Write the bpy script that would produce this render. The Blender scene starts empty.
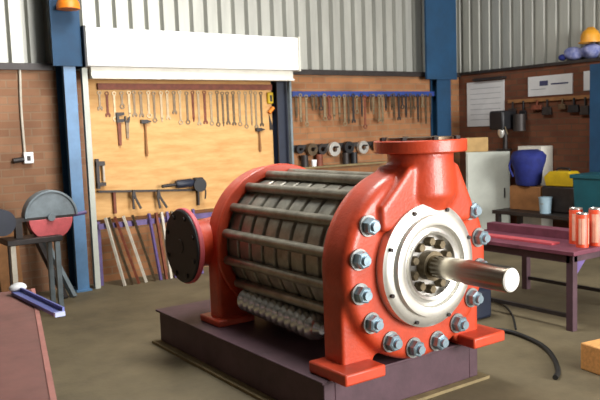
import bpy, bmesh, math, random
from mathutils import Vector, Matrix, Quaternion
random.seed(7)
SC = bpy.context.scene
COL = SC.collection
PI = math.pi

# ------------------------------------------------------------------ materials
def lin(c):
    return tuple(((v/255)/12.92 if v/255 <= .04045 else ((v/255+.055)/1.055)**2.4) for v in c)

def mat(name, rgb, rough=.5, metal=0., var=.25, scale=6., bump=0., bscale=40., rgb2=None, stretch=None, coat=0.):
    m = bpy.data.materials.new(name); m.use_nodes = True
    nt = m.node_tree; b = nt.nodes['Principled BSDF']
    b.inputs['Roughness'].default_value = rough
    b.inputs['Metallic'].default_value = metal
    if coat: b.inputs['Coat Weight'].default_value = coat
    tc = nt.nodes.new('ShaderNodeTexCoord'); mp = nt.nodes.new('ShaderNodeMapping')
    nt.links.new(tc.outputs['Object'], mp.inputs['Vector'])
    if stretch: mp.inputs['Scale'].default_value = stretch
    n = nt.nodes.new('ShaderNodeTexNoise'); n.inputs['Scale'].default_value = scale
    n.inputs['Detail'].default_value = 6; n.inputs['Roughness'].default_value = .65
    nt.links.new(mp.outputs['Vector'], n.inputs['Vector'])
    r = nt.nodes.new('ShaderNodeValToRGB')
    c1 = lin(rgb); c2 = lin(rgb2) if rgb2 else tuple(v*(1-var) for v in c1)
    c0 = c1 if rgb2 else tuple(min(1, v*(1+var*.5)) for v in c1)
    r.color_ramp.elements[0].position = .3; r.color_ramp.elements[0].color = (*c2, 1)
    r.color_ramp.elements[1].position = .7; r.color_ramp.elements[1].color = (*c0, 1)
    nt.links.new(n.outputs['Fac'], r.inputs['Fac']); nt.links.new(r.outputs['Color'], b.inputs['Base Color'])
    if bump:
        n2 = nt.nodes.new('ShaderNodeTexNoise'); n2.inputs['Scale'].default_value = bscale
        nt.links.new(mp.outputs['Vector'], n2.inputs['Vector'])
        bp = nt.nodes.new('ShaderNodeBump'); bp.inputs['Strength'].default_value = bump; bp.inputs['Distance'].default_value = .01
        nt.links.new(n2.outputs['Fac'], bp.inputs['Height']); nt.links.new(bp.outputs['Normal'], b.inputs['Normal'])
    return m

def brick_mat(name, axis, c1, c2, mortar):
    m = bpy.data.materials.new(name); m.use_nodes = True
    nt = m.node_tree; b = nt.nodes['Principled BSDF']; b.inputs['Roughness'].default_value = .9
    tc = nt.nodes.new('ShaderNodeTexCoord'); s = nt.nodes.new('ShaderNodeSeparateXYZ'); c = nt.nodes.new('ShaderNodeCombineXYZ')
    nt.links.new(tc.outputs['Object'], s.inputs[0])
    nt.links.new(s.outputs['X' if axis == 'x' else 'Y'], c.inputs['X']); nt.links.new(s.outputs['Z'], c.inputs['Y'])
    br = nt.nodes.new('ShaderNodeTexBrick'); nt.links.new(c.outputs[0], br.inputs['Vector'])
    br.inputs['Scale'].default_value = 1.; br.inputs['Brick Width'].default_value = .23
    br.inputs['Row Height'].default_value = .086; br.inputs['Mortar Size'].default_value = .008
    br.inputs['Color1'].default_value = (*lin(c1), 1); br.inputs['Color2'].default_value = (*lin(c2), 1)
    br.inputs['Mortar'].default_value = (*lin(mortar), 1)
    n = nt.nodes.new('ShaderNodeTexNoise'); n.inputs['Scale'].default_value = 1.7; n.inputs['Detail'].default_value = 5
    nt.links.new(tc.outputs['Object'], n.inputs['Vector'])
    mx = nt.nodes.new('ShaderNodeMix'); mx.data_type = 'RGBA'; mx.blend_type = 'MULTIPLY'; mx.inputs[0].default_value = .75
    rp = nt.nodes.new('ShaderNodeValToRGB'); rp.color_ramp.elements[0].position = .3; rp.color_ramp.elements[1].position = .7
    rp.color_ramp.elements[0].color = (.45, .42, .4, 1)
    nt.links.new(n.outputs['Fac'], rp.inputs['Fac'])
    nt.links.new(br.outputs['Color'], mx.inputs[6]); nt.links.new(rp.outputs['Color'], mx.inputs[7])
    nt.links.new(mx.outputs[2], b.inputs['Base Color'])
    bp = nt.nodes.new('ShaderNodeBump'); bp.inputs['Strength'].default_value = .5; bp.inputs['Distance'].default_value = .01; bp.invert = True
    nt.links.new(br.outputs['Fac'], bp.inputs['Height']); nt.links.new(bp.outputs['Normal'], b.inputs['Normal'])
    return m

M = dict(
    red=mat('red_paint', (186, 64, 34), .42, 0, .28, 5, .15, 60, coat=.15),
    redfoot=mat('red_paint_feet', (192, 68, 40), .42, 0, .25, 9),  # slightly lighter red for the pump feet
    pink=mat('faded_red', (196, 84, 92), .5, 0, .25, 12),
    steel=mat('machined_steel', (205, 203, 198), .32, .85, .15, 14),
    bright=mat('bright_steel', (222, 220, 212), .38, .8, .12, 8),
    chrome=mat('polished_hose', (224, 224, 222), .24, .8, .3, 10),
    shaft=mat('turned_shaft', (146, 140, 126), .27, 1., .15, 8, stretch=(1, 30, 1)),
    shaftend=mat('shaft_end_face', (235, 233, 228), .5, .3, .1, 8),
    stage=mat('stage_steel', (158, 154, 142), .32, .6, .45, 9),
    rod=mat('tie_rod_steel', (150, 144, 130), .34, .65, .4, 10),
    nut=mat('zinc_nut', (150, 172, 184), .35, .7, .3, 20),
    washer=mat('washer_steel', (150, 152, 150), .4, .7, .3, 20),
    bronze=mat('bronze_gland', (120, 108, 86), .45, .7, .5, 40),
    black=mat('black_paint', (20, 20, 24), .5, 0, .4, 6),
    rubber=mat('black_rubber', (24, 25, 24), .55, 0, .3, 10),
    plum=mat('plum_steel', (80, 56, 64), .6, .1, .35, 4, .1, 30),
    plumtop=mat('plum_top', (112, 58, 74), .55, .1, .4, 6),
    dusty=mat('dusty_steel', (128, 112, 78), .8, 0, .3, 8),
    dark=mat('dark_steel', (52, 46, 44), .5, .3, .4, 12),
    toolsteel=mat('tool_steel', (104, 88, 68), .4, .6, .4, 14),
    toolbright=mat('tool_chrome', (150, 132, 104), .4, .6, .25, 14),
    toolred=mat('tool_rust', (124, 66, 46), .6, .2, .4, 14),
    handle=mat('wood_handle', (150, 102, 56), .6, 0, .3, 20),
    white=mat('white_paint', (246, 246, 246), .5, 0, .05, 3),
    cream=mat('cream_paint', (214, 210, 198), .5, 0, .15, 6),
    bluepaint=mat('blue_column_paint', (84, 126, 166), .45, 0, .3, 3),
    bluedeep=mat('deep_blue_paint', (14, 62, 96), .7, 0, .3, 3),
    navy=mat('navy_paint', (28, 36, 54), .5, 0, .3, 5),
    rail=mat('royal_blue_rail', (36, 60, 128), .5, 0, .25, 6),
    purple=mat('purple_rail', (98, 80, 130), .55, 0, .35, 9),
    ply=mat('plywood', (218, 174, 114), .75, 0, .2, 3, rgb2=(196, 144, 84), stretch=(1, 1, 5)),
    grey=mat('grey_sheet', (190, 194, 184), .6, 0, .15, 3),
    clad=mat('galvanised_cladding', (176, 176, 168), .45, .35, .18, 2, stretch=(3, 3, .4)),
    floor=mat('stained_concrete', (116, 104, 78), .72, 0, .3, 1.3, .15, 25, rgb2=(80, 71, 51)),
    plain=mat('plain_plaster', (92, 88, 82), .9, 0, .1, 2),
    roof=mat('roof_sheet', (112, 112, 108), .8, 0, .1, 2),
    orange=mat('orange_plastic', (232, 128, 24), .5, 0, .2, 12),
    yellow=mat('yellow_plastic', (206, 172, 24), .5, 0, .2, 8),
    ochre=mat('ochre_plastic', (216, 150, 40), .45, 0, .15, 8),
    bluecloth=mat('blue_canvas', (24, 36, 110), .8, 0, .35, 9, .3, 18),
    bluebag=mat('blue_white_bag', (70, 84, 150), .7, 0, .4, 16, rgb2=(150, 154, 190)),
    teal=mat('teal_plastic', (18, 84, 96), .5, 0, .25, 4),
    edge=mat('worn_edge', (184, 120, 110), .5, .1, .2, 12),
    bluetip=mat('lit_blue_tip', (176, 184, 226), .5, 0, .1, 8),
    timber=mat('timber', (214, 158, 92), .75, 0, .25, 8, stretch=(1, 6, 6)),
    card=mat('cardboard', (186, 152, 100), .85, 0, .2, 6),
    brownwood=mat('brown_wood', (146, 100, 58), .8, 0, .3, 6),
    paper=mat('paper', (206, 206, 206), .85, 0, .08, 6),
    ink=mat('dark_ink', (60, 62, 96), .8, 0, .2, 6),
    faint=mat('faint_ink', (150, 154, 158), .8, 0, .2, 6),
    can=mat('orange_red_can', (206, 70, 36), .4, 0, .25, 10),
    canlabel=mat('can_label', (216, 160, 136), .5, 0, .2, 14),
    guard=mat('grey_guard', (122, 134, 140), .5, .2, .3, 8),
    saw_red=mat('saw_guard_red', (206, 92, 96), .5, 0, .25, 9),
    benchtop=mat('bench_plate', (132, 86, 78), .55, .1, .35, 4),
    benchgrey=mat('bench_grey', (112, 104, 104), .6, .1, .35, 4),
    bluebar=mat('blue_bar', (92, 100, 166), .45, .1, .2, 8),
    pale=mat('pale_post', (196, 188, 172), .6, 0, .2, 8),
    bin=mat('pale_bucket', (150, 176, 190), .5, 0, .2, 6),
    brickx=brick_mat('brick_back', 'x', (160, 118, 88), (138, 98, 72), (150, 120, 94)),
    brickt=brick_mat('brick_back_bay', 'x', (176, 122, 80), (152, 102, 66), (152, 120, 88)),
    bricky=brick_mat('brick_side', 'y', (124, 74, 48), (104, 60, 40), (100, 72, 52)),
)

# ------------------------------------------------------------------ mesh builder
class B:
    def __init__(s): s.bm = bmesh.new()
    def _add(s, verts, faces):
        vs = [s.bm.verts.new(v) for v in verts]
        for f in faces:
            try: s.bm.faces.new([vs[i] for i in f])
            except ValueError: pass
        return vs
    def box(s, x0, x1, y0, y1, z0, z1, rot=0., about=None):
        v = [(x, y, z) for z in (z0, z1) for y in (y0, y1) for x in (x0, x1)]
        if rot:
            c = Vector(about if about else ((x0+x1)/2, (y0+y1)/2, 0)); R = Matrix.Rotation(rot, 3, 'Z')
            v = [c+R@(Vector(p)-c) for p in v]
        s._add(v, [(0,2,3,1),(4,5,7,6),(0,1,5,4),(2,6,7,3),(0,4,6,2),(1,3,7,5)]); return s
    def obox(s, c, size, euler=(0,0,0)):
        from mathutils import Euler
        R = Euler(euler).to_matrix(); c = Vector(c); h = Vector(size)/2
        v = [c+R@Vector((x*h.x, y*h.y, z*h.z)) for z in (-1,1) for y in (-1,1) for x in (-1,1)]
        s._add(v, [(0,2,3,1),(4,5,7,6),(0,1,5,4),(2,6,7,3),(0,4,6,2),(1,3,7,5)]); return s
    def bar(s, p0, p1, w, h):
        p0 = Vector(p0); p1 = Vector(p1); d = (p1-p0).normalized()
        a = d.cross(Vector((0,0,1)));  a = a.normalized() if a.length > 1e-4 else Vector((1,0,0))
        b = a.cross(d)
        v = [p+a*w/2*i+b*h/2*j for p in (p0,p1) for i,j in ((-1,-1),(1,-1),(1,1),(-1,1))]
        s._add(v, [(0,1,2,3),(7,6,5,4),(0,4,5,1),(1,5,6,2),(2,6,7,3),(3,7,4,0)]); return s
    def lathe(s, prof, o, axis, n=40, start=0.):
        """closed solid of revolution: prof = [(r, h)...]; r==0 closes to a pole"""
        o = Vector(o); ax = Vector(axis).normalized()
        e = Vector((0,0,1)) if abs(ax.z) < .9 else Vector((1,0,0))
        a = ax.cross(e).normalized(); b = ax.cross(a)
        rings = []
        for r, h in prof:
            if r < 1e-6: rings.append([s.bm.verts.new(o+ax*h)])
            else: rings.append([s.bm.verts.new(o+ax*h+(a*math.cos(start+2*PI*k/n)+b*math.sin(start+2*PI*k/n))*r) for k in range(n)])
        for q, w in zip(rings, rings[1:]):
            for k in range(n):
                l = (k+1) % n
                f = [q[k % len(q)], q[l % len(q)], w[l % len(w)], w[k % len(w)]]
                u = []
                for x in f:
                    if x not in u: u.append(x)
                if len(u) > 2:
                    try: s.bm.faces.new(u)
                    except ValueError: pass
        return s
    def cyl(s, p0, p1, r, r1=None, n=24, start=0.):
        p0 = Vector(p0); p1 = Vector(p1); L = (p1-p0).length; r1 = r if r1 is None else r1
        return s.lathe([(0,0),(r,0),(r1,L),(0,L)], p0, p1-p0, n, start)
    def ring(s, o, axis, ro, ri, h, n=32):
        o = Vector(o); return s.lathe([(ri,0),(ro,0),(ro,h),(ri,h),(ri,0)], o, axis, n)
    def ball(s, c, r, sc=(1,1,1), n=20):
        m = Matrix.Translation(Vector(c)) @ Matrix.Diagonal((*[r*k for k in sc], 1))
        bmesh.ops.create_uvsphere(s.bm, u_segments=n, v_segments=n//2, radius=1, matrix=m); return s
    def prism(s, poly, axis, a0, a1):
        def P(u, v, w): return (u, w, v) if axis == 'y' else ((w, u, v) if axis == 'x' else (u, v, w))
        n = len(poly)
        s._add([P(u, v, a0) for u, v in poly]+[P(u, v, a1) for u, v in poly],
               [tuple(range(n)), tuple(range(2*n-1, n-1, -1))]+[(i, i+n, (i+1) % n+n, (i+1) % n) for i in range(n)]); return s
    def tube(s, pts, r, n=10, sub=6):
        P = [Vector(p) for p in pts]; Q = []
        if sub > 1 and len(P) > 2:
            E = [P[0]*2-P[1]]+P+[P[-1]*2-P[-2]]
            for i in range(1, len(E)-2):
                for k in range(sub):
                    t = k/sub; a, b, c, d = E[i-1], E[i], E[i+1], E[i+2]
                    Q.append(.5*((2*b)+(c-a)*t+(2*a-5*b+4*c-d)*t*t+(3*b-a-3*c+d)*t**3))
            Q.append(P[-1])
        else: Q = P
        prev = None; rings = []
        for i, p in enumerate(Q):
            d = (Q[min(i+1, len(Q)-1)]-Q[max(i-1, 0)]).normalized()
            if prev is None: prev = d.orthogonal().normalized()
            a = (prev-d*prev.dot(d)).normalized(); prev = a; b = d.cross(a)
            rings.append([s.bm.verts.new(p+(a*math.cos(2*PI*k/n)+b*math.sin(2*PI*k/n))*r) for k in range(n)])
        for q, w in zip(rings, rings[1:]):
            for k in range(n): s.bm.faces.new([q[k], q[(k+1) % n], w[(k+1) % n], w[k]])
        s.bm.faces.new(rings[0][::-1]); s.bm.faces.new(rings[-1]); return s

def world_loc(o):
    v = Vector((0,0,0))
    while o: v += Vector(o.location); o = o.parent
    return v

def obj(name, b, material, parent=None, loc=None, bevel=0., smooth=True, remesh=0., wobble=0.):
    """one mesh object; builder coordinates are world coordinates"""
    bm = b.bm
    bmesh.ops.remove_doubles(bm, verts=bm.verts, dist=1e-5)
    bmesh.ops.recalc_face_normals(bm, faces=bm.faces)
    base = world_loc(parent) if parent else Vector(loc if loc else (0,0,0))
    if wobble:
        from mathutils import noise
        for v in bm.verts: v.co += noise.noise_vector(v.co*9)*wobble
    bmesh.ops.translate(bm, vec=-base, verts=bm.verts)
    me = bpy.data.meshes.new(name); bm.to_mesh(me); bm.free()
    if smooth:
        me.polygons.foreach_set('use_smooth', [True]*len(me.polygons))
        me.set_sharp_from_angle(angle=math.radians(38))
    me.materials.append(M[material])
    o = bpy.data.objects.new(name, me); COL.objects.link(o)
    if parent: o.parent = parent
    else: o.location = base
    if remesh:
        r = o.modifiers.new('remesh', 'REMESH'); r.mode = 'VOXEL'; r.voxel_size = remesh; r.use_smooth_shade = True
        s = o.modifiers.new('smooth', 'SMOOTH'); s.iterations = 16; s.factor = .5
    if bevel:
        bv = o.modifiers.new('bevel', 'BEVEL'); bv.width = bevel; bv.segments = 2; bv.limit_method = 'ANGLE'
    return o

def tag(o, label, cat, group=None):
    o['label'] = label; o['category'] = cat
    if group: o['group'] = group
    return o

def thing(name, label, cat, loc, group=None):
    o = bpy.data.objects.new(name, None); COL.objects.link(o); o.location = loc; o.empty_display_size = .1
    return tag(o, label, cat, group)

def struct(name, b, m, **k):
    o = obj(name, b, m, **k); o['kind'] = 'structure'; return o

def copy_tree(o, parent=None):
    c = o.copy(); COL.objects.link(c)
    if parent: c.parent = parent
    for ch in list(o.children): copy_tree(ch, c)
    return c

ORD = ['first','second','third','fourth','fifth','sixth','seventh','eighth','ninth','tenth','eleventh','twelfth',
       'thirteenth','fourteenth','fifteenth','sixteenth','seventeenth','eighteenth','nineteenth','twentieth']
def ordinal(i, n):
    if i == 0: return 'leftmost'
    if i == n-1: return 'rightmost'
    if i < n/2: return ORD[i]+' from the left'
    return ORD[n-1-i]+' from the right'

# ------------------------------------------------------------------ setting
XR = 8.9; YB = 8.15
struct('floor', B().box(-5, 9.3, -6, 8.5, -.1, 0), 'floor', smooth=False)
struct('ceiling', B().box(-5, 9.3, -6, 8.6, 5.4, 5.5), 'roof', smooth=False)
struct('wall_left', B().box(-5.2, -5, -6, 8.6, 0, 5.4), 'plain', smooth=False)
struct('unseen_wall_front', B().box(-5.2, 2.2, -6.2, -6, 0, 5.5), 'plain', smooth=False)  # unseen wall, added to block sky light from the right wall
struct('unseen_wall_front', B().box(2.2, 9.2, -6.2, -6, 4.6, 5.5), 'plain', smooth=False)
struct('wall_back', B().box(-5, 2.88, YB, 8.4, 0, 2.43), 'brickx', smooth=False)
struct('wall_back', B().box(2.88, 5.45, YB, 8.4, 0, 2.43), 'brickt', smooth=False)
struct('wall_back', B().box(5.45, XR, YB, 8.4, 0, 2.43), 'brickt', smooth=False)
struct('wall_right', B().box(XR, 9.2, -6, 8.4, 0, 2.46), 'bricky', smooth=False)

def sheet(L0, L1, axis, at, z0, z1, pitch, depth, sgn, gap=.35):
    """box-profile cladding as real folded geometry"""
    pts = []; x = L0
    while x < L1:
        for t, h in ((0,0),(gap*.7,0),(gap,1),(.93,1),(1,0)):
            pts.append((min(x+t*pitch, L1), h*depth))
        x += pitch
    b = B(); n = len(pts)
    if axis == 'x': f = lambda u, h, z, k: (u, at+sgn*h+k, z)
    else: f = lambda u, h, z, k: (at+sgn*h+k, u, z)
    v = [f(u, h, z, k) for k in (0, -sgn*.004) for z in (z0, z1) for u, h in pts]
    F = []
    for i in range(n-1):
        F += [(i, i+1, n+i+1, n+i), (2*n+i, 3*n+i, 3*n+i+1, 2*n+i+1), (i, 2*n+i, 2*n+i+1, i+1), (n+i, n+i+1, 3*n+i+1, 3*n+i)]
    F += [(0, n, 3*n, 2*n), (n-1, 3*n-1, 4*n-1, 2*n-1)]
    b._add(v, F); return b
struct('wall_back_cladding', sheet(-5, 9.05, 'x', 8.33, 2.4, 5.4, .2, .075, -1, .3), 'clad', smooth=False)
struct('wall_right_cladding', sheet(-6, 8.3, 'y', 9.1, 2.4, 5.4, .2, .045, -1, .3), 'clad', smooth=False)
struct('trim_1', B().box(-5, 2.45, 8.1, 8.34, 2.43, 2.5), 'dark', smooth=False)
struct('trim_2', B().box(5.45, 8.9, 8.1, 8.34, 2.43, 2.5), 'dark', smooth=False)
struct('trim_3', B().box(8.86, 9.1, -6, 8.1, 2.46, 2.5), 'dark', smooth=False)

# ------------------------------------------------------------------ steel columns
def column(x0, x1, y0, y1, h, label, m, haunch=None, group='blue painted steel columns'):
    t = thing('steel_column', label, 'column', ((x0+x1)/2, (y0+y1)/2, 0), group)
    obj('front_flange', B().box(x0, x1, y0, y0+.02, 0, h), m, t, smooth=False)
    obj('rear_flange', B().box(x0, x1+(.06 if m == 'bluepaint' else 0), y1-.02, y1, 0, h), 'bluedeep' if m == 'bluepaint' else m, t, smooth=False)  # left column: widened in deep blue to colour the shaded gap by the guide
    xm = (x0+x1)/2
    obj('web', B().box(xm-.008, xm+.008, y0+.02, y1-.02, 0, h), m, t, smooth=False)
    obj('base_plate', B().box(x0-.02, x1+.02, y0-.03, y1, 0, .02), m, t, smooth=False)
    if haunch:
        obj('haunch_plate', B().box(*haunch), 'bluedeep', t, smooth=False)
    return t
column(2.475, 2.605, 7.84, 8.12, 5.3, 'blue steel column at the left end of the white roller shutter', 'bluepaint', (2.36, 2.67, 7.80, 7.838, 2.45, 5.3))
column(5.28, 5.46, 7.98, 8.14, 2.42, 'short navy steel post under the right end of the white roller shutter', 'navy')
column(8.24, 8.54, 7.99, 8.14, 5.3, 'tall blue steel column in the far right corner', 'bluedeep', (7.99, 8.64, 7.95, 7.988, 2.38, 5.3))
t = thing('steel_column', 'blue steel column against the right wall at the photo edge', 'column', (8.8, 5.6, 0), 'blue painted steel columns')
obj('front_flange', B().box(8.6, 8.62, 5.42, 5.62, 0, 2.4), 'bluedeep', t, smooth=False)
obj('web', B().box(8.62, 8.86, 5.51, 5.53, 0, 2.4), 'bluedeep', t, smooth=False)
obj('rear_flange', B().box(8.86, 8.88, 5.42, 5.62, 0, 2.4), 'bluedeep', t, smooth=False)

# ------------------------------------------------------------------ roller shutter
t = thing('roller_shutter', 'white roller shutter box above the plywood tool board', 'roller shutter', (4.1, 7.95, 2.4))
obj('housing', B().box(2.705, 5.475, 7.74, 8.10, 2.45, 2.865), 'white', t, bevel=.012)
obj('end_plate', B().box(2.68, 2.703, 7.73, 8.10, 2.44, 2.875), 'black', t)
obj('end_plate', B().box(5.477, 5.50, 7.73, 8.10, 2.44, 2.875), 'cream', t)
obj('shaded_bottom_bar', B().box(2.76, 5.42, 7.80, 7.87, 2.345, 2.448).box(2.76, 5.42, 7.77, 7.90, 2.32, 2.345), 'cream', t)  # off-white tone carries the shadow band along the bottom of the box
obj('guide_rail', B().box(2.68, 2.74, 7.86, 7.92, 0, 2.44), 'grey', t)
obj('guide_rail', B().box(5.40, 5.43, 7.86, 7.92, 0, 2.44), 'guard', t)

# orange fitting high on the left column
t = thing('lamp_housing', 'orange lamp housing fixed high on the blue column left of the shutter', 'lamp', (2.58, 7.7, 3.1))
obj('housing', B().lathe([(0,-.01),(.12,-.01),(.115,.05),(.09,.10),(.05,.13),(0,.13)], (2.51, 7.66, 3.03), (0,0,1), 24), 'orange', t)
obj('mounting_bracket', B().bar((2.51, 7.66, 3.165), (2.51, 7.80, 3.165), .05, .03), 'dark', t)

# conduit and switch on the left brick wall
t = thing('wall_switch', 'small white switch box with conduit on the left brick wall', 'switch', (2.1, 8.1, 1.48))
obj('box', B().box(2.07, 2.17, 8.09, 8.15, 1.43, 1.55), 'white', t, bevel=.006)
obj('rocker', B().box(2.10, 2.135, 8.08, 8.09, 1.46, 1.51), 'dark', t)
obj('conduit', B().tube([(2.1, 8.13, 2.43), (2.085, 8.13, 2.0), (2.09, 8.13, 1.55)], .014), 'pale', t)
obj('connector', B().cyl((2.07, 8.11, 1.475), (1.96, 8.11, 1.465), .028), 'dark', t)

# ------------------------------------------------------------------ tool boards
tag(obj('tool_board', B().box(2.80, 5.27, 8.10, 8.148, .74, 2.34), 'ply', smooth=False), 'large plywood tool board under the white roller shutter', 'board')
tag(obj('hanging_rail', B().box(2.92, 5.26, 8.06, 8.10, 2.22, 2.29), 'toolred', smooth=False), 'rusty hanging rail above the plywood tool board, thickened as the shadow band under the shutter', 'rail')  # dark rail made deeper to take in the shadow below the shutter box
tag(obj('hanging_rail', B().box(5.56, 8.22, 8.03, 8.15, 2.13, 2.20), 'rail', smooth=False), 'royal blue hanging rail on the brick wall between the columns', 'rail')

def spanner(x, y, ztop, L, w, m, kind, jaw=.045):
    """flat forged tool hanging from its ring: one steel piece"""
    b = B(); th = .008; zb = ztop-L
    b.box(x-w/2, x+w/2, y-th, y, zb+jaw*.8, ztop-jaw*.7)
    b.ring((x, y-th*1.2, ztop-jaw*.5), (0,1,0), jaw*.5, jaw*.28, th*1.4, 14)
    if kind == 0:       # open jaw
        P = [(x+jaw*.62*math.cos(a), zb+jaw*.6+jaw*.62*math.sin(a)) for a in [math.radians(q) for q in range(-40, 221, 20)]]
        P += [(x-jaw*.2, zb+jaw*.25), (x-jaw*.2, zb+jaw*.65), (x+jaw*.2, zb+jaw*.65), (x+jaw*.2, zb+jaw*.25)]
        b.prism(P, 'y', y-th*1.2, y)
    elif kind == 1:     # ring at both ends
        b.ring((x, y-th*1.2, zb+jaw*.5), (0,1,0), jaw*.6, jaw*.34, th*1.4, 14)
    else:               # podger / bar end
        b.prism([(x-w/2, zb+jaw), (x+w/2, zb+jaw), (x+w*.2, zb), (x-w*.2, zb)], 'y', y-th, y)
    return b

KN = ['open ended spanner', 'ring spanner', 'pointed podger bar']
def hung(i, n, x, y, ztop, L, w, m, kind, jaw, row, group):
    nm = ['open_spanner', 'ring_spanner', 'podger_bar'][kind]
    tone = {'toolsteel': 'dull steel', 'toolbright': 'shiny steel', 'toolred': 'rusty', 'dark': 'dark'}[m]
    return tag(obj(nm, spanner(x, y, ztop, L, w, m, kind, jaw), m, loc=(x, y, ztop)),
               '%s %s, %s hanging %s' % (tone, KN[kind], ordinal(i, n), row), 'hand tool', group)

xs = [2.95+.083*i for i in range(27)]
seq = [.24,.30,.36,.20,.30,.30,.33,.33,.36,.36,.36,.30,.40,.40,.40,.42,.42,.42,.44,.44,.44,.46,.46,.46,.46,.5,.46,.34]
for i, x in enumerate(xs):
    L = seq[i]+random.uniform(-.02, .02)
    m = ['toolsteel','toolbright','toolsteel','toolred','toolbright','toolsteel','toolbright'][(i*3+i//4) % 7]
    hung(i, len(xs), x+random.uniform(-.012, .012), 8.0995, 2.215+random.uniform(-.015, 0), L, .022+.01*random.random(), m, [0,1,0,2,1][i*2 % 5], .05, 'in the plywood top row', 'spanners in the top row of the plywood board')

xs2 = [5.62+.0805*i for i in range(32)]
for i, x in enumerate(xs2):
    L = random.uniform(.2, .48)
    m = random.choice(['toolsteel','dark','toolred','toolbright','toolsteel','toolbright'])
    hung(i, len(xs2), x+random.uniform(-.02, .02), 8.0298, 2.165+random.uniform(-.02, .01), L, .026+.012*random.random(), m, random.choice([0,1,2]), .058, 'from the blue rail', 'tools hanging from the royal blue rail')

# small clamps above the blue rail
def hammer(x, y, ztop, L, label, headm='dark', hm='handle', group=None):
    t = thing('hammer', label, 'hammer', (x, y, ztop), group)
    obj('handle', B().lathe([(0,0),(.014,0),(.018,.06),(.012,L*.6),(.014,L),(0,L)], (x, y-.02, ztop-L), (0,0,1), 12), hm, t)
    obj('head', B().box(x-.055, x+.03, y-.042, y, ztop-.035, ztop+.01).prism([(x+.03, ztop-.03), (x+.075, ztop-.016), (x+.075, ztop-.008), (x+.03, ztop+.005)], 'y', y-.036, y-.006), headm, t)
    return t
hammer(3.47, 8.098, 1.86, .42, 'dark hammer hanging in the middle of the plywood board')
t = thing('pipe_wrench', 'reddish pipe wrench hanging left on the plywood board', 'wrench', (3.16, 8.09, 1.9))
obj('handle', B().prism([(3.135,1.58),(3.165,1.58),(3.172,1.84),(3.13,1.84)], 'y', 8.07, 8.1), 'toolred', t)
obj('jaw', B().prism([(3.125,1.84),(3.21,1.85),(3.21,1.885),(3.15,1.88),(3.15,1.915),(3.215,1.93),(3.215,1.96),(3.12,1.96)], 'y', 8.068, 8.1), 'dark', t)
t = thing('adjustable_wrench', 'dark adjustable wrench beside the reddish pipe wrench', 'wrench', (3.245, 8.09, 1.9))
obj('handle', B().prism([(3.235,1.66),(3.262,1.66),(3.268,1.84),(3.232,1.84)], 'y', 8.078, 8.1), 'toolsteel', t)
obj('jaw', B().prism([(3.228,1.84),(3.276,1.84),(3.29,1.91),(3.262,1.90),(3.258,1.87),(3.242,1.87),(3.240,1.92),(3.222,1.91)], 'y', 8.075, 8.1), 'dark', t)
hammer(5.05, 8.098, 1.72, .3, 'short hammer hanging at the right side of the plywood board', 'dark', 'brownwood')
# yellow tape and orange level right of the row
t = thing('tape_measure', 'small yellow tape measure at the top right of the plywood board', 'tape measure', (5.2, 8.07, 2.1))
obj('case', B().box(5.19, 5.28, 8.06, 8.1, 2.04, 2.19), 'yellow', t, bevel=.015)
obj('belt_clip', B().box(5.22, 5.25, 8.052, 8.06, 2.07, 2.15), 'dark', t)
t = thing('trowel', 'orange handled trowel under the yellow tape measure', 'trowel', (5.2, 8.07, 1.95))
obj('grip', B().cyl((5.27, 8.06, 1.99), (5.20, 8.06, 1.92), .024), 'orange', t)
obj('blade', B().prism([(5.215,1.9),(5.28,1.7),(5.22,1.7)], 'y', 8.085, 8.097), 'dark', t)

# long bar clamp, shelf row of tools
t = thing('bar_clamp', 'dark bar clamp hanging upright beside the left shutter guide', 'clamp', (2.95, 8.08, 1.1))
obj('bar', B().box(2.84, 2.875, 8.05, 8.1, 1.10, 1.44), 'dark', t)
obj('fixed_jaw', B().box(2.84, 2.94, 8.04, 8.1, 1.36, 1.41), 'dark', t)
obj('sliding_jaw', B().box(2.84, 2.94, 8.04, 8.1, 1.13, 1.17), 'dark', t)
obj('screw', B().cyl((2.925, 8.06, 1.36), (2.925, 8.06, 1.18), .014), 'pale', t)
t = thing('tool_shelf', 'thin dark shelf bar across the lower plywood board', 'shelf', (3.3, 8.05, 1.08))
obj('shelf_bar', B().bar((2.84, 8.06, 1.07), (4.16, 8.06, .99), .07, .022), 'dark', t)
obj('bracket', B().box(3.02, 3.05, 8.05, 8.1, .80, 1.05), 'toolred', t)
obj('bracket', B().box(4.1, 4.12, 8.05, 8.1, .80, .985), 'dark', t)
for k, (x, a, lab) in enumerate([(3.24, .3, 'dark pliers hanging under the shelf bar, left pair'), (3.55, .5, 'dark pliers hanging under the shelf bar, right pair')]):
    z = 1.02-(x-3)*.063
    t = thing('pliers', lab, 'pliers', (x, 8.01, z))
    obj('handle', B().bar((x, 8.012, z-.02), (x-.03+.1*a, 8.012, z-.17), .02, .024), 'dark', t)
    obj('handle', B().bar((x+.02, 8.012, z-.02), (x+.06+.1*a, 8.012, z-.17), .02, .024), 'dark', t)
    obj('jaw', B().prism([(x-.014, z-.03), (x+.037, z-.03), (x+.022, z+.055), (x, z+.055)], 'y', 8.0, 8.024), 'dark', t)
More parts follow.
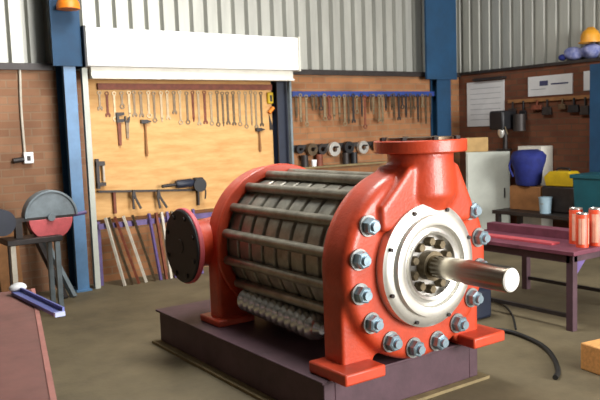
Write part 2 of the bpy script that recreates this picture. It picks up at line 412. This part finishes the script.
# angle grinder / drill on the shelf bar
t = thing('angle_grinder', 'dark angle grinder lying on the right end of the shelf bar', 'grinder', (3.95, 8.0, 1.06))
obj('motor_body', B().lathe([(0,0),(.04,0),(.052,.03),(.052,.2),(.035,.24),(0,.24)], (3.78, 7.99, 1.085), (1,0,.04), 20), 'navy', t)
obj('gear_head', B().box(4.02, 4.14, 7.95, 8.03, 1.04, 1.15), 'dark', t, bevel=.012)
obj('disc', B().cyl((4.08, 7.94, 1.06), (4.08, 7.93, 1.06), .085, n=28), 'black', t)
obj('side_handle', B().cyl((3.78, 7.99, 1.085), (3.60, 7.99, 1.075), .02), 'dark', t)
obj('cord', B().tube([(4.13, 7.99, 1.05), (4.17, 7.98, .98), (4.16, 7.98, .88)], .01), 'rubber', t)

# purple bar rack and the stock leaning in it
t = thing('bar_rack', 'purple steel stock rack rail low in front of the plywood board', 'rack', (3.3, 7.95, 0))
obj('rail', B().box(2.78, 4.6, 7.93, 7.98, .65, .71), 'purple', t)
for x in (2.80, 3.75, 4.55): obj('post', B().box(x-.02, x+.02, 7.985, 8.03, 0, .73), 'purple', t)
bars = [(2.99, 2.86, 'pale'), (3.08, 2.90, 'toolsteel'), (3.16, 2.97, 'toolred'), (3.25, 3.07, 'pale'), (3.36, 3.18, 'toolsteel'), (3.43, 3.38, 'purple'), (3.50, 3.47, 'toolred'), (3.56, 3.54, 'pale'), (3.62, 3.61, 'purple'), (3.68, 3.67, 'toolsteel'), (3.82, 3.80, 'pale'), (3.89, 3.87, 'toolred'), (3.97, 3.95, 'purple')]
for i, (xb, xt, m) in enumerate(bars):
    tag(obj('steel_bar', B().bar((xb, 7.78, 0.002), (xt, 7.913, .78), .03, .026), m, loc=(xb, 7.8, 0)),
        '%s bar of stock, %s leaning on the purple rack' % ({'pale':'pale','toolred':'rusty','purple':'purple','toolsteel':'grey steel'}[m], ordinal(i, len(bars))), 'metal bar', 'bars leaning on the purple rack')

# rings, rollers and sleeves hung under the blue rail
t = thing('peg_rail', 'dark peg rail low on the brick wall between the columns', 'rail', (6.3, 8.12, 1.52))
obj('board', B().box(5.6, 7.35, 8.11, 8.15, 1.42, 1.48), 'dark', t)
pegs = [5.68, 5.88, 6.06, 6.27, 6.52, 6.80, 7.05]
for x in pegs: obj('peg', B().cyl((x, 8.11, 1.43), (x, 7.98, 1.43), .012, n=10), 'dark', t)
spec = [(5.68, .06, .02, .05, 'black', 'small black'), (5.88, .085, .03, .06, 'toolsteel', 'grey'), (6.06, .075, .034, .05, 'dark', 'dark steel'),
        (6.27, .10, .042, .05, 'bright', 'bright white large'), (6.52, .085, .03, .07, 'black', 'black wide'), (6.80, .092, .04, .05, 'bright', 'shiny pale'), (7.05, .07, .025, .06, 'dark', 'dark narrow')]
for i, (x, ro, ri, h, m, d) in enumerate(spec):
    tag(obj('bearing_ring', B().ring((x, 8.108-h, 1.43-ri+.0125), (0,1,0), ro, ri, h, 24), m, loc=(x, 8.05, 1.45)),
        '%s ring, %s on the dark peg rail' % (d, ordinal(i, len(spec))), 'ring', 'rings on the peg rail')
for i, (x, m, d) in enumerate([(5.75,'dark','dark'), (6.0,'toolred','rusty'), (6.47,'dark','dark'), (6.62,'black','black')]):
    tag(obj('pipe_sleeve', B().ring((x, 8.07, 1.18), (0,0,1), .05, .04, .16, 16), m, loc=(x, 8.07, 1.18)),
        '%s pipe sleeve on the lower shelf, %s' % (d, ordinal(i, 4)), 'pipe', 'sleeves on the shelf under the peg rail')
tag(obj('wall_shelf', B().box(5.6, 7.2, 7.98, 8.15, 1.155, 1.18), 'dusty', smooth=False), 'narrow dusty shelf under the dark peg rail', 'shelf')
tag(obj('cup', B().lathe([(0,0),(.03,0),(.04,.09),(.036,.09),(.027,.006),(0,.006)], (5.88, 8.03, 1.18), (0,0,1), 16), 'white', loc=(5.88, 8.03, 1.18)), 'small white cup on the dusty wall shelf', 'cup')

# ------------------------------------------------------------------ THE PUMP
AX, AZ = 3.05, .87
P = thing('multistage_pump', 'large red multistage pump with steel barrel and projecting shaft', 'pump', (AX, 4.0, .28))
def arc(cx, cz, r, a0, a1, n): return [(cx+r*math.cos(math.radians(a0+(a1-a0)*k/n)), cz+r*math.sin(math.radians(a0+(a1-a0)*k/n))) for k in range(n+1)]
# discharge casing
b = B()
R = .57
poly = arc(AX, AZ, R, 0, 180, 40)+[(AX-R, .30), (AX-.36, .30), (AX-.30, .40)]+[(AX+.30, .40), (AX+.36, .30), (AX+R, .30)]
b.prism(poly, 'y', 3.17, 3.36)
b.lathe([(0,0),(.55,0),(.575,.025),(.585,.05),(.585,.2),(.565,.26),(0,.26)], (AX, 3.10, AZ), (0,1,0), 64)
NX, NY = 3.13, 3.185
b.lathe([(0,0),(.16,0),(.215,.10),(.205,.22),(.198,.32),(.205,.36),(0,.36)], (NX, NY, 1.18), (0,0,1), 48)
b.prism([(NX-.21, 1.46), (NX+.20, 1.46), (NX+.26, 1.34), (NX+.33, 1.2), (NX+.30, 1.1), (NX-.42, 1.1), (NX-.43, 1.24), (NX-.29, 1.37)], 'y', 3.055, 3.33)
dc = obj('discharge_casing', b, 'red', P, remesh=.011)
fl = obj('discharge_flange', B().lathe([(.14,0),(.275,0),(.28,.006),(.28,.068),(.275,.074),(.14,.074),(.14,0)], (NX, NY, 1.535), (0,0,1), 56), 'red', P)
obj('flange_cover', B().cyl((NX, NY, 1.605), (NX, NY, 1.625), .2, n=40), 'toolsteel', P)
for k in range(8):
    a = PI/8+k*PI/4
    obj('flange_bolt', B().cyl((NX+.235*math.cos(a), NY+.235*math.sin(a), 1.605), (NX+.235*math.cos(a), NY+.235*math.sin(a), 1.628), .02, n=6), 'dark', fl)
for x0, x1 in ((2.385, 2.68), (3.42, 3.715)):
    obj('foot', B().box(x0, x1, 3.03, 3.38, .28, .35), 'redfoot', P, bevel=.012)
# suction casing
b = B()
poly = arc(AX, AZ, .555, 0, 180, 40)+[(AX-.555, .30), (AX-.30, .30), (AX-.24, .40)]+[(AX+.24, .40), (AX+.30, .30), (AX+.555, .30)]
b.prism(poly, 'y', 4.64, 4.80)
b.lathe([(0,0),(.5,0),(.48,.08),(.4,.18),(.2,.3),(0,.3)], (AX, 4.78, AZ), (0,1,0), 48)
obj('suction_casing', b, 'red', P, remesh=.012)
obj('casing_rim', B().lathe([(.50,.0),(.566,0),(.572,.006),(.572,.03),(.566,.036),(.50,.036),(.50,.0)], (AX, 4.60, AZ), (0,1,0), 72), 'red', P)
obj('suction_branch', B().cyl((2.36, 4.84, AZ), (2.72, 4.90, AZ), .16, .2, 40), 'red', P)
sf = obj('suction_flange', B().lathe([(.12,0),(.275,0),(.28,.006),(.28,.032),(.275,.038),(.12,.038),(.12,0)], (2.32, 4.84, AZ), (1,0,0), 56), 'pink', P)
obj('blanking_plate', B().lathe([(0,-.006),(.05,-.006),(.055,0),(.262,0),(.27,.008),(.27,.02),(0,.02)], (2.301, 4.84, AZ), (1,0,0), 56), 'black', sf)
for k in range(8):
    a = PI/8+k*PI/4
    obj('flange_bolt', B().cyl((2.29, 4.84+.225*math.cos(a), AZ+.225*math.sin(a)), (2.302, 4.84+.225*math.cos(a), AZ+.225*math.sin(a)), .018, n=6), 'dark', sf)
for x0, x1 in ((2.45, 2.76), (3.34, 3.65)):
    obj('foot', B().box(x0, x1, 4.58, 4.88, .28, .33), 'redfoot', P, bevel=.012)
# stage casings (barrel)
ys = 3.355; NST = 8; w = (4.64-3.355)/NST
for k in range(NST):
    y0 = ys+k*w
    obj('stage_casing', B().lathe([(.3,0),(.470,0),(.476,.006),(.476,w*.76),(.45,w*.80),(.45,w*.95),(.47,w*.99),(.3,w*.99),(.3,0)], (AX, y0, AZ), (0,1,0), 72), 'stage', P)
# tie rods and nuts
SKIP = {57, 79, 102, 124}
for k in range(16):
    a = 12+22.5*k
    ar = math.radians(a); c = Vector((AX+.503*math.cos(ar), 0, AZ+.503*math.sin(ar)))
    obj('tie_rod', B().cyl((c.x, 3.33, c.z), (c.x, 4.66, c.z), .034, n=20), 'rod', P)
    if int(a) in SKIP: continue
    rd = obj('stud', B().cyl((c.x, 3.02, c.z), (c.x, 3.12, c.z), .026, n=16), 'nut', P)
    obj('washer', B().ring((c.x, 3.09, c.z), (0,1,0), .062, .026, .012, 28), 'washer', rd)
    obj('nut', B().lathe([(.02,0),(.04,0),(.05,.008),(.05,.05),(.02,.05),(.02,0)], (c.x, 3.04, c.z), (0,1,0), 6, start=ar), 'nut', rd)
# seal housing, gland, shaft
sh = obj('seal_housing', B().lathe([(.2,.05),(.24,.03),(.245,0),(.27,-.005),(.30,.0),(.305,.03),(.345,.035),(.355,.042),(.37,.05),(.37,.14),(.2,.14),(.2,.05)], (AX, 2.99, AZ), (0,1,0), 72), 'bright', P)
for k in range(8):
    a = PI/8+k*PI/4
    obj('cap_screw', B().cyl((AX+.345*math.cos(a), 3.012, AZ+.345*math.sin(a)), (AX+.345*math.cos(a), 3.04, AZ+.345*math.sin(a)), .012, n=12), 'dark', sh)
obj('gland_plate', B().lathe([(.07,.08),(.18,.08),(.185,.03),(.2,.025),(.205,.045),(.235,.05),(.235,.11),(.07,.11),(.07,.08)], (AX, 2.98, AZ), (0,1,0), 56), 'steel', P)
for k in range(10):
    a = PI/10+k*PI/5
    obj('gland_nut', B().lathe([(0,0),(.024,0),(.03,.008),(.03,.05),(0,.05)], (AX+.142*math.cos(a), 3.012, AZ+.142*math.sin(a)), (0,1,0), 6), 'bronze', P)
obj('packing_collar', B().ring((AX, 3.0, AZ), (0,1,0), .088, .066, .065, 32), 'bronze', P)
sf = obj('shaft', B().lathe([(0,0),(.066,0),(.07,.004),(.07,.3),(.066,.304),(.066,.62),(0,.62)], (AX, 2.447, AZ), (0,1,0), 48), 'shaft', P)
obj('shaft_end', B().lathe([(0,0),(.008,0),(.012,-.006),(.058,-.006),(.066,.003),(0,.003)], (AX, 2.446, AZ), (0,1,0), 48), 'shaftend', sf)
# drain cock under the barrel
dk = obj('drain_pipe', B().cyl((2.82, 3.86, .50), (2.82, 3.86, .33), .016, n=12), 'dark', P)
obj('drain_plug', B().cyl((2.82, 3.86, .335), (2.82, 3.86, .295), .026, n=6), 'pale', dk)
# balance water line polished, under the barrel
prof = [(0,0),(.03,0)]
for k in range(12): prof += [(.05,.016+k*.078), (.078,.03+k*.078), (.088,.05+k*.078), (.078,.07+k*.078), (.05,.084+k*.078)]
prof += [(.03,.985),(0,.985)]
obj('balance_hose', B().lathe(prof, (2.655, 4.55, .475), (-.02,-1,-.03), 32), 'chrome', P)

# pump base
t = thing('pump_base', 'dark plum steel base frame under the red pump', 'base', (3.0, 4.3, 0))
obj('side_beam', B().box(2.36, 2.44, 3.2, 5.42, .02, .262), 'plum', t, bevel=.006)
obj('side_beam', B().box(3.56, 3.64, 3.2, 5.42, .02, .262), 'plum', t, bevel=.006)
obj('end_beam', B().box(2.44, 3.56, 3.2, 3.27, .02, .262), 'plum', t, bevel=.006)
obj('end_beam', B().box(2.44, 3.56, 5.35, 5.42, .02, .262), 'plum', t, bevel=.006)
obj('top_plate', B().box(2.335, 3.665, 3.18, 5.44, .262, .28), 'plum', t, bevel=.004)
obj('bottom_flange', B().box(2.30, 3.70, 3.15, 5.46, 0, .02), 'dusty', t)

# ------------------------------------------------------------------ right steel table
t = thing('steel_table', 'long low plum steel work table at the right', 'table', (5.5, 4.05, 0))
obj('tabletop', B().box(5.0, 6.1, 3.40, 4.75, .62, .655), 'plumtop', t, bevel=.004)
obj('apron', B().box(5.03, 5.07, 3.46, 4.7, .555, .62), 'plum', t)
obj('apron', B().box(5.05, 6.05, 3.43, 3.46, .565, .62), 'plum', t)
for x in (5.03, 6.0):
    for y in (3.43, 4.62): obj('leg', B().box(x, x+.06, y, y+.06, 0, .62), 'plum', t)
obj('gusset', B().prism([(5.09, .565), (5.09, .45), (5.22, .565)], 'y', 3.44, 3.455), 'purple', t)
obj('stretcher', B().box(5.045, 5.075, 3.49, 4.62, .1, .13), 'dark', t)
obj('stretcher', B().box(6.02, 6.05, 3.49, 4.62, .1, .13), 'dark', t)
tag(obj('steel_channel', B().box(5.5, 5.52, 3.7, 4.7, .656, .73).box(5.52, 5.60, 3.7, 4.7, .656, .672).box(5.52, 5.60, 3.7, 4.7, .714, .73), 'plumtop', smooth=False, loc=(5.55, 4.2, .656)), 'plum steel channel lying along the table top', 'steel channel')
tag(obj('flat_bar', B().box(5.16, 5.27, 3.72, 4.72, .656, .672), 'pink', smooth=False, loc=(5.2, 4.2, .656)), 'pinkish flat bar lying near the left table edge', 'metal bar')
def can(x, y, r, h, label):
    t = thing('paint_can', label, 'can', (x, y, .656), 'paint cans on the steel table')
    bd = obj('body', B().lathe([(0,0),(r,0),(r,h*.98),(r*.92,h),(0,h)], (x, y, .656), (0,0,1), 32), 'can', t)
    lab = B()
    n = 8
    for a0 in (-150, -85, 60, 180):
        poly = arc(x, y, r+.0015, a0, a0+26, n)+arc(x, y, r-.004, a0+26, a0, n)
        lab.prism(poly, 'z', .656+h*.1, .656+h*.88)
    obj('label_band', lab, 'canlabel', t)
    obj('lid', B().lathe([(0,0),(r*.95,0),(r*.95,.01),(r*.8,.012),(r*.78,.006),(0,.006)], (x, y, .656+h), (0,0,1), 32), 'steel', t)
can(5.26, 3.50, .05, .27, 'orange red paint can, leftmost at the table corner')
can(5.40, 3.47, .055, .30, 'orange red paint can at the photo edge, nearest the camera')
can(5.38, 3.64, .055, .29, 'orange red paint can behind the other two on the table')

# ------------------------------------------------------------------ floor items
tag(obj('timber_block', B().box(4.275, 4.75, 2.66, 2.88, 0, .185, rot=-.15, about=(4.25, 2.7, 0)), 'timber', bevel=.008, loc=(4.5, 2.75, 0)), 'pale timber block on the floor at the right edge', 'wood block')
tag(obj('hose', B().tube([(3.74, 4.05, .03), (4.1, 4.02, .02), (4.40, 3.95, .018), (4.575, 3.84, .018), (4.62, 3.67, .018), (4.525, 3.37, .018), (4.35, 3.13, .018), (4.11, 2.915, .018), (3.99, 2.85, .018)], .018), 'rubber'), 'black hose curving over the floor beside the pump', 'hose')
tag(obj('cable', B().tube([(5.3, 4.75, .01), (5.36, 4.55, .01), (5.30, 4.34, .01), (5.07, 4.06, .01), (4.74, 3.76, .01)], .009), 'rubber'), 'thin black cable on the floor under the table', 'cable')
t = thing('jerry_can', 'dark navy jerry can on the floor behind the pump nuts', 'jerry can', (4.79, 4.27, 0))
obj('body', B().box(4.66, 4.92, 4.15, 4.40, 0, .27), 'navy', t, bevel=.03)
obj('carry_handle', B().tube([(4.70, 4.27, .265), (4.73, 4.27, .31), (4.82, 4.27, .31), (4.85, 4.27, .265)], .014), 'navy', t)
obj('cap', B().cyl((4.88, 4.27, .26), (4.88, 4.27, .295), .025), 'black', t)

# ------------------------------------------------------------------ right wall
t = thing('wall_chart', 'large pale paper chart pinned on the right brick wall', 'poster', (8.88, 7.6, 2.0))
obj('sheet', B().box(8.885, 8.9, 7.24, 7.97, 1.64, 2.33), 'paper', t, smooth=False)
for k in range(7): obj('printed_line', B().box(8.883, 8.885, 7.3, 7.9, 1.74+.08*k, 1.748+.08*k), 'faint', t, smooth=False)
tag(obj('shelf_bar', B().box(8.80, 8.9, 7.2, 7.78, 2.345, 2.38), 'dark', smooth=False), 'dark bar above the pale wall chart', 'bar')
t = thing('wall_sign', 'white sign with blue mark and dark line of print', 'sign', (8.88, 6.45, 2.2))
obj('board', B().box(8.88, 8.9, 6.07, 6.80, 2.05, 2.33), 'paper', t, smooth=False)
obj('printed_mark', B().box(8.877, 8.88, 6.46, 6.60, 2.19, 2.26), 'ink', t, smooth=False)
obj('printed_line', B().box(8.877, 8.88, 6.13, 6.41, 2.195, 2.215), 'ink', t, smooth=False)
obj('printed_line', B().box(8.877, 8.88, 6.50, 6.75, 2.14, 2.15), 'faint', t, smooth=False)
tag(obj('wall_notice', B().box(8.885, 8.9, 5.68, 5.90, 2.08, 2.34), 'paper', smooth=False), 'small pale notice right of the white sign', 'sign')

# cabinet with things on top
t = thing('metal_cabinet', 'pale grey steel cabinet standing askew by the right wall', 'cabinet', (8.45, 7.2, 0))
obj('carcass', B().box(8.29, 8.62, 6.89, 7.51, 0, 1.27), 'grey', t, bevel=.006)
obj('door', B().box(8.272, 8.29, 6.91, 7.49, .05, 1.25), 'grey', t, bevel=.003)
obj('door_handle', B().box(8.25, 8.272, 6.96, 6.98, .6, .74), 'dark', t)
t.rotation_euler.z = .75
tag(obj('cardboard_box', B().box(8.28, 8.46, 7.17, 7.50, 1.272, 1.48, rot=.75), 'card', bevel=.004), 'tan cardboard box on top of the grey cabinet', 'box')
t = thing('bench_drill', 'dark bench drill head above the grey cabinet with pale chuck', 'drill', (8.66, 7.03, 1.272))
obj('base', B().box(8.56, 8.70, 6.95, 7.13, 1.272, 1.30), 'dark', t)
obj('pillar', B().cyl((8.66, 7.04, 1.30), (8.66, 7.04, 1.85), .035), 'dark', t)
obj('head', B().box(8.44, 8.74, 6.90, 7.16, 1.58, 1.86), 'black', t, bevel=.03)
obj('motor', B().cyl((8.68, 6.80, 1.56), (8.68, 6.80, 1.80), .09), 'dark', t)
obj('chuck', B().lathe([(0,0),(.02,0),(.05,.05),(.05,.12),(0,.12)], (8.5, 6.98, 1.47), (0,0,1), 20), 'bright', t)
obj('feed_lever', B().cyl((8.5, 6.92, 1.64), (8.42, 6.80, 1.52), .01), 'toolbright', t)
# things hung along the right wall under the sign
tag(obj('hanging_rail', B().box(8.86, 8.9, 5.66, 7.15, 1.97, 2.02), 'brownwood', smooth=False), 'brown timber rail under the white sign on the right wall', 'rail')
wt = [(7.05, .2, .07, 'dark'), (6.86, .26, .06, 'black'), (6.62, .12, .09, 'toolred'), (6.45, .2, .08, 'dark'), (6.2, .13, .06, 'toolsteel'), (6.02, .18, .09, 'black'), (5.85, .22, .07, 'dark')]
for i, (y, L, w, m) in enumerate(wt):
    b = B().box(8.835, 8.858, y-.012, y+.012, 1.975-L*.5, 1.99)
    b.prism([(y-w, 1.975-L), (y+w, 1.975-L), (y+w*.8, 1.975-L*.45), (y-w*.8, 1.975-L*.45)], 'x', 8.82, 8.859)
    tag(obj('hand_scraper', b, m, loc=(8.85, y, 1.97), bevel=.003), '%s broad bladed tool, %s on the brown timber rail' % ({'dark':'dark','black':'black','toolred':'rusty','toolsteel':'grey'}[m], ordinal(i, 7)), 'hand tool', 'tools on the brown timber rail')

# low side bench with clutter
t = thing('side_bench', 'dark low bench along the right wall under the clutter', 'bench', (8.3, 5.9, 0))
obj('benchtop', B().box(8.02, 8.58, 4.8, 6.76, .42, .47), 'dark', t, bevel=.004)
for x in (8.06, 8.53):
    for y in (4.86, 6.68): obj('leg', B().box(x-.03, x+.03, y-.03, y+.03, 0, .42), 'dark', t)
tag(obj('wooden_crate', B().box(8.28, 8.54, 6.15, 6.66, .471, .80), 'brownwood', bevel=.006), 'brown wooden crate under the blue canvas bag', 'crate')
tag(obj('cream_carton', B().box(8.62, 8.88, 6.38, 6.78, 0, 1.34), 'cream', bevel=.004), 'tall cream carton standing behind the blue canvas bag', 'carton')
t = thing('canvas_bag', 'bulging blue canvas bag standing on the brown crate', 'bag', (8.4, 6.42, .80))
b = B(); b.lathe([(0,0),(.15,0),(.17,.03),(.19,.2),(.235,.32),(.24,.40),(.20,.46),(.12,.485),(0,.49)], (8.37, 6.41, .815), (0,0,1), 28)
obj('sack', b, 'bluecloth', t, wobble=.014)
obj('strap', B().tube([(8.28, 6.60, 1.22), (8.14, 6.55, 1.08), (8.18, 6.52, .94)], .014), 'bluecloth', t)
t = thing('plastic_bucket', 'pale blue bucket on the dark side bench beside the crate', 'bucket', (8.2, 5.95, .47))
obj('shell', B().lathe([(0,0),(.07,0),(.085,.2),(.09,.2),(.09,.215),(.078,.215),(.065,.01),(0,.01)], (8.16, 5.98, .471), (0,0,1), 24), 'bin', t)
obj('bail', B().tube([(8.16, 5.90, .68), (8.12, 5.92, .62), (8.08, 5.98, .6), (8.12, 6.04, .62), (8.16, 6.06, .68)], .005), 'toolbright', t)
t = thing('toolbox', 'yellow toolbox on the dark machine case by the right wall', 'toolbox', (8.42, 5.85, .82))
obj('body', B().prism([(5.66,.822),(6.08,.822),(6.11,.94),(6.02,1.02),(5.74,1.02),(5.63,.94)], 'x', 8.30, 8.52), 'yellow', t, bevel=.01)
obj('carry_handle', B().tube([(8.41, 5.78, 1.01), (8.41, 5.80, 1.05), (8.41, 5.96, 1.05), (8.41, 5.98, 1.01)], .012), 'black', t)
tag(obj('machine_case', B().box(8.27, 8.55, 5.62, 6.12, .471, .82), 'dark', bevel=.02), 'dark machine case under the yellow toolbox', 'case')
t = thing('storage_bin', 'teal plastic bin at the right end of the side bench', 'bin', (8.3, 5.3, .47))
obj('tub', B().prism([(8.10,.471),(8.48,.471),(8.53,.98),(8.05,.98)], 'y', 4.9, 5.50), 'teal', t, bevel=.012)
obj('rim', B().box(8.03, 8.55, 4.88, 5.53, .96, 1.01), 'teal', t, bevel=.008)

# on the ledge
t = thing('plastic_bag', 'crumpled blue and white bag on the ledge', 'bag', (8.98, 6.0, 2.5))
b = B().ball((8.96, 6.1, 2.6), .1, (1, 1.6, 1)).ball((8.97, 5.85, 2.61), .11, (1, 1.3, 1))
obj('bulk', b, 'bluebag', t, remesh=.02, wobble=.03)
obj('knot', B().ball((8.93, 6.26, 2.56), .05, (1, 1.2, .9)), 'bluecloth', t)
t = thing('hard_hat', 'ochre yellow hard hat on top of the crumpled bag', 'hard hat', (8.97, 5.86, 2.72))
obj('shell', B().lathe([(0,.19),(.05,.185),(.10,.15),(.125,.09),(.13,0),(.122,0),(.115,.08),(.09,.14),(0,.178)], (8.96, 5.85, 2.72), (0,0,1), 28), 'ochre', t)
obj('brim', B().ring((8.96, 5.85, 2.715), (0,0,1), .155, .12, .012, 28), 'ochre', t)
obj('ridge', B().tube([(8.96, 5.74, 2.82), (8.96, 5.80, 2.905), (8.96, 5.85, 2.915), (8.96, 5.90, 2.905), (8.96, 5.96, 2.82)], .012), 'ochre', t)

# ------------------------------------------------------------------ left: cut-off saw
SY = 7.0
t = thing('cutoff_saw', 'cut-off saw with grey wheel guard before the left brick wall', 'saw', (1.95, SY, 0))
def half(cx, cz, r, a0, a1): return arc(cx, cz, r, a0, a1, 28)
obj('wheel_guard', B().prism(half(1.99, .955, .235, 0, 180), 'y', SY-.05, SY+.05).prism(half(1.99, .955, .25, 0, 180)+half(1.99, .955, .225, 180, 0), 'y', SY-.065, SY+.065), 'guard', t, bevel=.006)
obj('lower_guard', B().prism(half(1.985, .935, .205, 180, 360), 'y', SY-.05, SY+.05), 'saw_red', t, bevel=.006)
obj('cutting_disc', B().cyl((1.985, SY-.01, .945), (1.985, SY+.01, .945), .195, n=40), 'dark', t)
obj('spindle_cap', B().cyl((1.985, SY-.075, .95), (1.985, SY-.05, .95), .035), 'guard', t)
obj('pivot_arm', B().box(1.55, 2.2, SY-.045, SY+.045, .93, .965), 'dark', t)
obj('motor', B().cyl((1.52, SY-.16, .95), (1.52, SY+.16, .95), .12), 'navy', t)
obj('handle', B().cyl((2.2, SY, .945), (2.34, SY, .96), .018), 'purple', t)
obj('bed', B().box(1.55, 2.05, SY-.16, SY+.16, .73, .78), 'dark', t, bevel=.006)
for x, y, m in ((1.60, SY-.13, 'pale'), (1.64, SY+.13, 'dark'), (2.0, SY-.13, 'guard'), (2.0, SY+.13, 'guard')):
    obj('leg', B().box(x-.022, x+.022, y-.022, y+.022, 0, .73), m, t)
obj('column', B().box(1.66, 1.72, SY-.04, SY+.04, .78, .95), 'dark', t)
for i, (xb, xt, m, lab) in enumerate([(2.36, 2.12, 'guard', 'grey steel bar leaning between saw and blue column'), (2.27, 2.05, 'dark', 'dark steel bar leaning behind the cut-off saw')]):
    tag(obj('steel_bar', B().bar((xb, 7.62, .002), (xt, 8.12, .85), .05, .05), m, loc=(xb, 7.6, 0)), lab, 'metal bar')
tag(obj('plank', B().bar((1.8, 7.85, .002), (1.84, 8.13, .72), .22, .03), 'brownwood', loc=(1.8, 7.9, 0)), 'brown plank leaning on the brick wall behind the saw', 'plank')

# ------------------------------------------------------------------ foreground bench
BA = -math.atan2(1.0-.632, 3.86-2.286); BO = (.632, 2.286, 0)
t = thing('workbench', 'reddish brown steel workbench in the left foreground', 'workbench', (.6, 2.6, 0))
def rbox(x0, x1, y0, y1, z0, z1):
    return B().box(BO[0]+x0, BO[0]+x1, BO[1]+y0, BO[1]+y1, z0, z1, rot=BA, about=BO)
obj('benchtop', rbox(-.20, -.022, -1.1, 1.86, .85, .87), 'benchtop', t, smooth=False)
obj('rear_plate', rbox(-1.0, -.203, -1.1, 1.86, .85, .866), 'benchgrey', t, smooth=False)
obj('edge_strip', rbox(-.02, .0, -1.1, 1.86, .83, .872), 'edge', t, smooth=False)
for x in (-.9, -.08):
    for y in (-1.0, 1.75): obj('leg', rbox(x-.03, x+.03, y-.03, y+.03, 0, .85), 'plum', t)
t = thing('angle_iron', 'blue painted angle iron with its lit end coloured pale, across the bench corner', 'angle iron', (.95, 3.7, .87))
obj('bar', B().bar((.93, 4.0, .883), (.965, 3.37, .883), .045, .016).bar((.955, 4.0, .893), (.99, 3.37, .893), .01, .034), 'bluebar', t)
obj('lit_end', B().bar((.9655, 3.369, .884), (.967, 3.345, .884), .047, .02), 'bluetip', t)  # paler blue puts the brightly lit end into the colour
tag(obj('highlight_lump', B().ball((.945, 4.02, .905), .05, (1, .8, .5)), 'paper', wobble=.01, loc=(.94, 4.0, .88)), 'small white lump standing for a highlight at the far end of the workbench', 'highlight_lump')  # white lump stands in for a highlight at the bench corner

# ------------------------------------------------------------------ light
W = bpy.data.worlds.new('World'); SC.world = W; W.use_nodes = True
bg = W.node_tree.nodes['Background']; bg.inputs['Color'].default_value = (.86, .93, 1., 1); bg.inputs['Strength'].default_value = .8
def area(name, loc, target, sx, sy, e, col=(1,1,1)):
    l = bpy.data.lights.new(name, 'AREA'); l.shape = 'RECTANGLE'; l.size = sx; l.size_y = sy; l.energy = e; l.color = col
    o = bpy.data.objects.new(name, l); COL.objects.link(o); o.location = loc
    o.rotation_euler = (Vector(target)-Vector(loc)).to_track_quat('-Z', 'Y').to_euler(); return o
area('door_daylight', (6.0, -5.7, 2.4), (3.6, 5, 1.2), 5.3, 4.2, 1450, (1, .98, .95))
area('ceiling_fill', (3.4, 5.6, 5.35), (3.7, 7.0, 0), 1.2, 4.5, 420, (1, .99, .96))  # fill lamp added below the closed ceiling to whiten the shutter area
area('ceiling_fill', (4.2, 1.2, 5.35), (3.9, 2.2, 0), 1.2, 5, 120, (1, .99, .96))  # second added fill lamp, no opening in the ceiling above it

# ------------------------------------------------------------------ camera
f = 726.; yaw = math.radians(35); pitch = math.radians(-5.6); roll = math.radians(2.0)
fw = Vector((math.sin(yaw)*math.cos(pitch), math.cos(yaw)*math.cos(pitch), math.sin(pitch)))
r0 = Vector((math.cos(yaw), -math.sin(yaw), 0)); u0 = r0.cross(fw)
r = r0*math.cos(roll)-u0*math.sin(roll); u = u0*math.cos(roll)+r0*math.sin(roll)
cd = bpy.data.cameras.new('camera'); cam = bpy.data.objects.new('camera', cd); COL.objects.link(cam)
cd.sensor_width = 36; cd.lens = 36*f/600; cd.clip_start = .05
cd.dof.use_dof = True; cd.dof.focus_distance = 4.4; cd.dof.aperture_fstop = 4.5
mw = Matrix((r, u, -fw)).transposed().to_4x4(); mw.translation = (0, 0, 1.7); cam.matrix_world = mw
SC.camera = cam
vs = SC.view_settings; vs.view_transform = 'Standard'; vs.look = 'None'; vs.gamma = 1; vs.use_curve_mapping = False; vs.exposure = .3
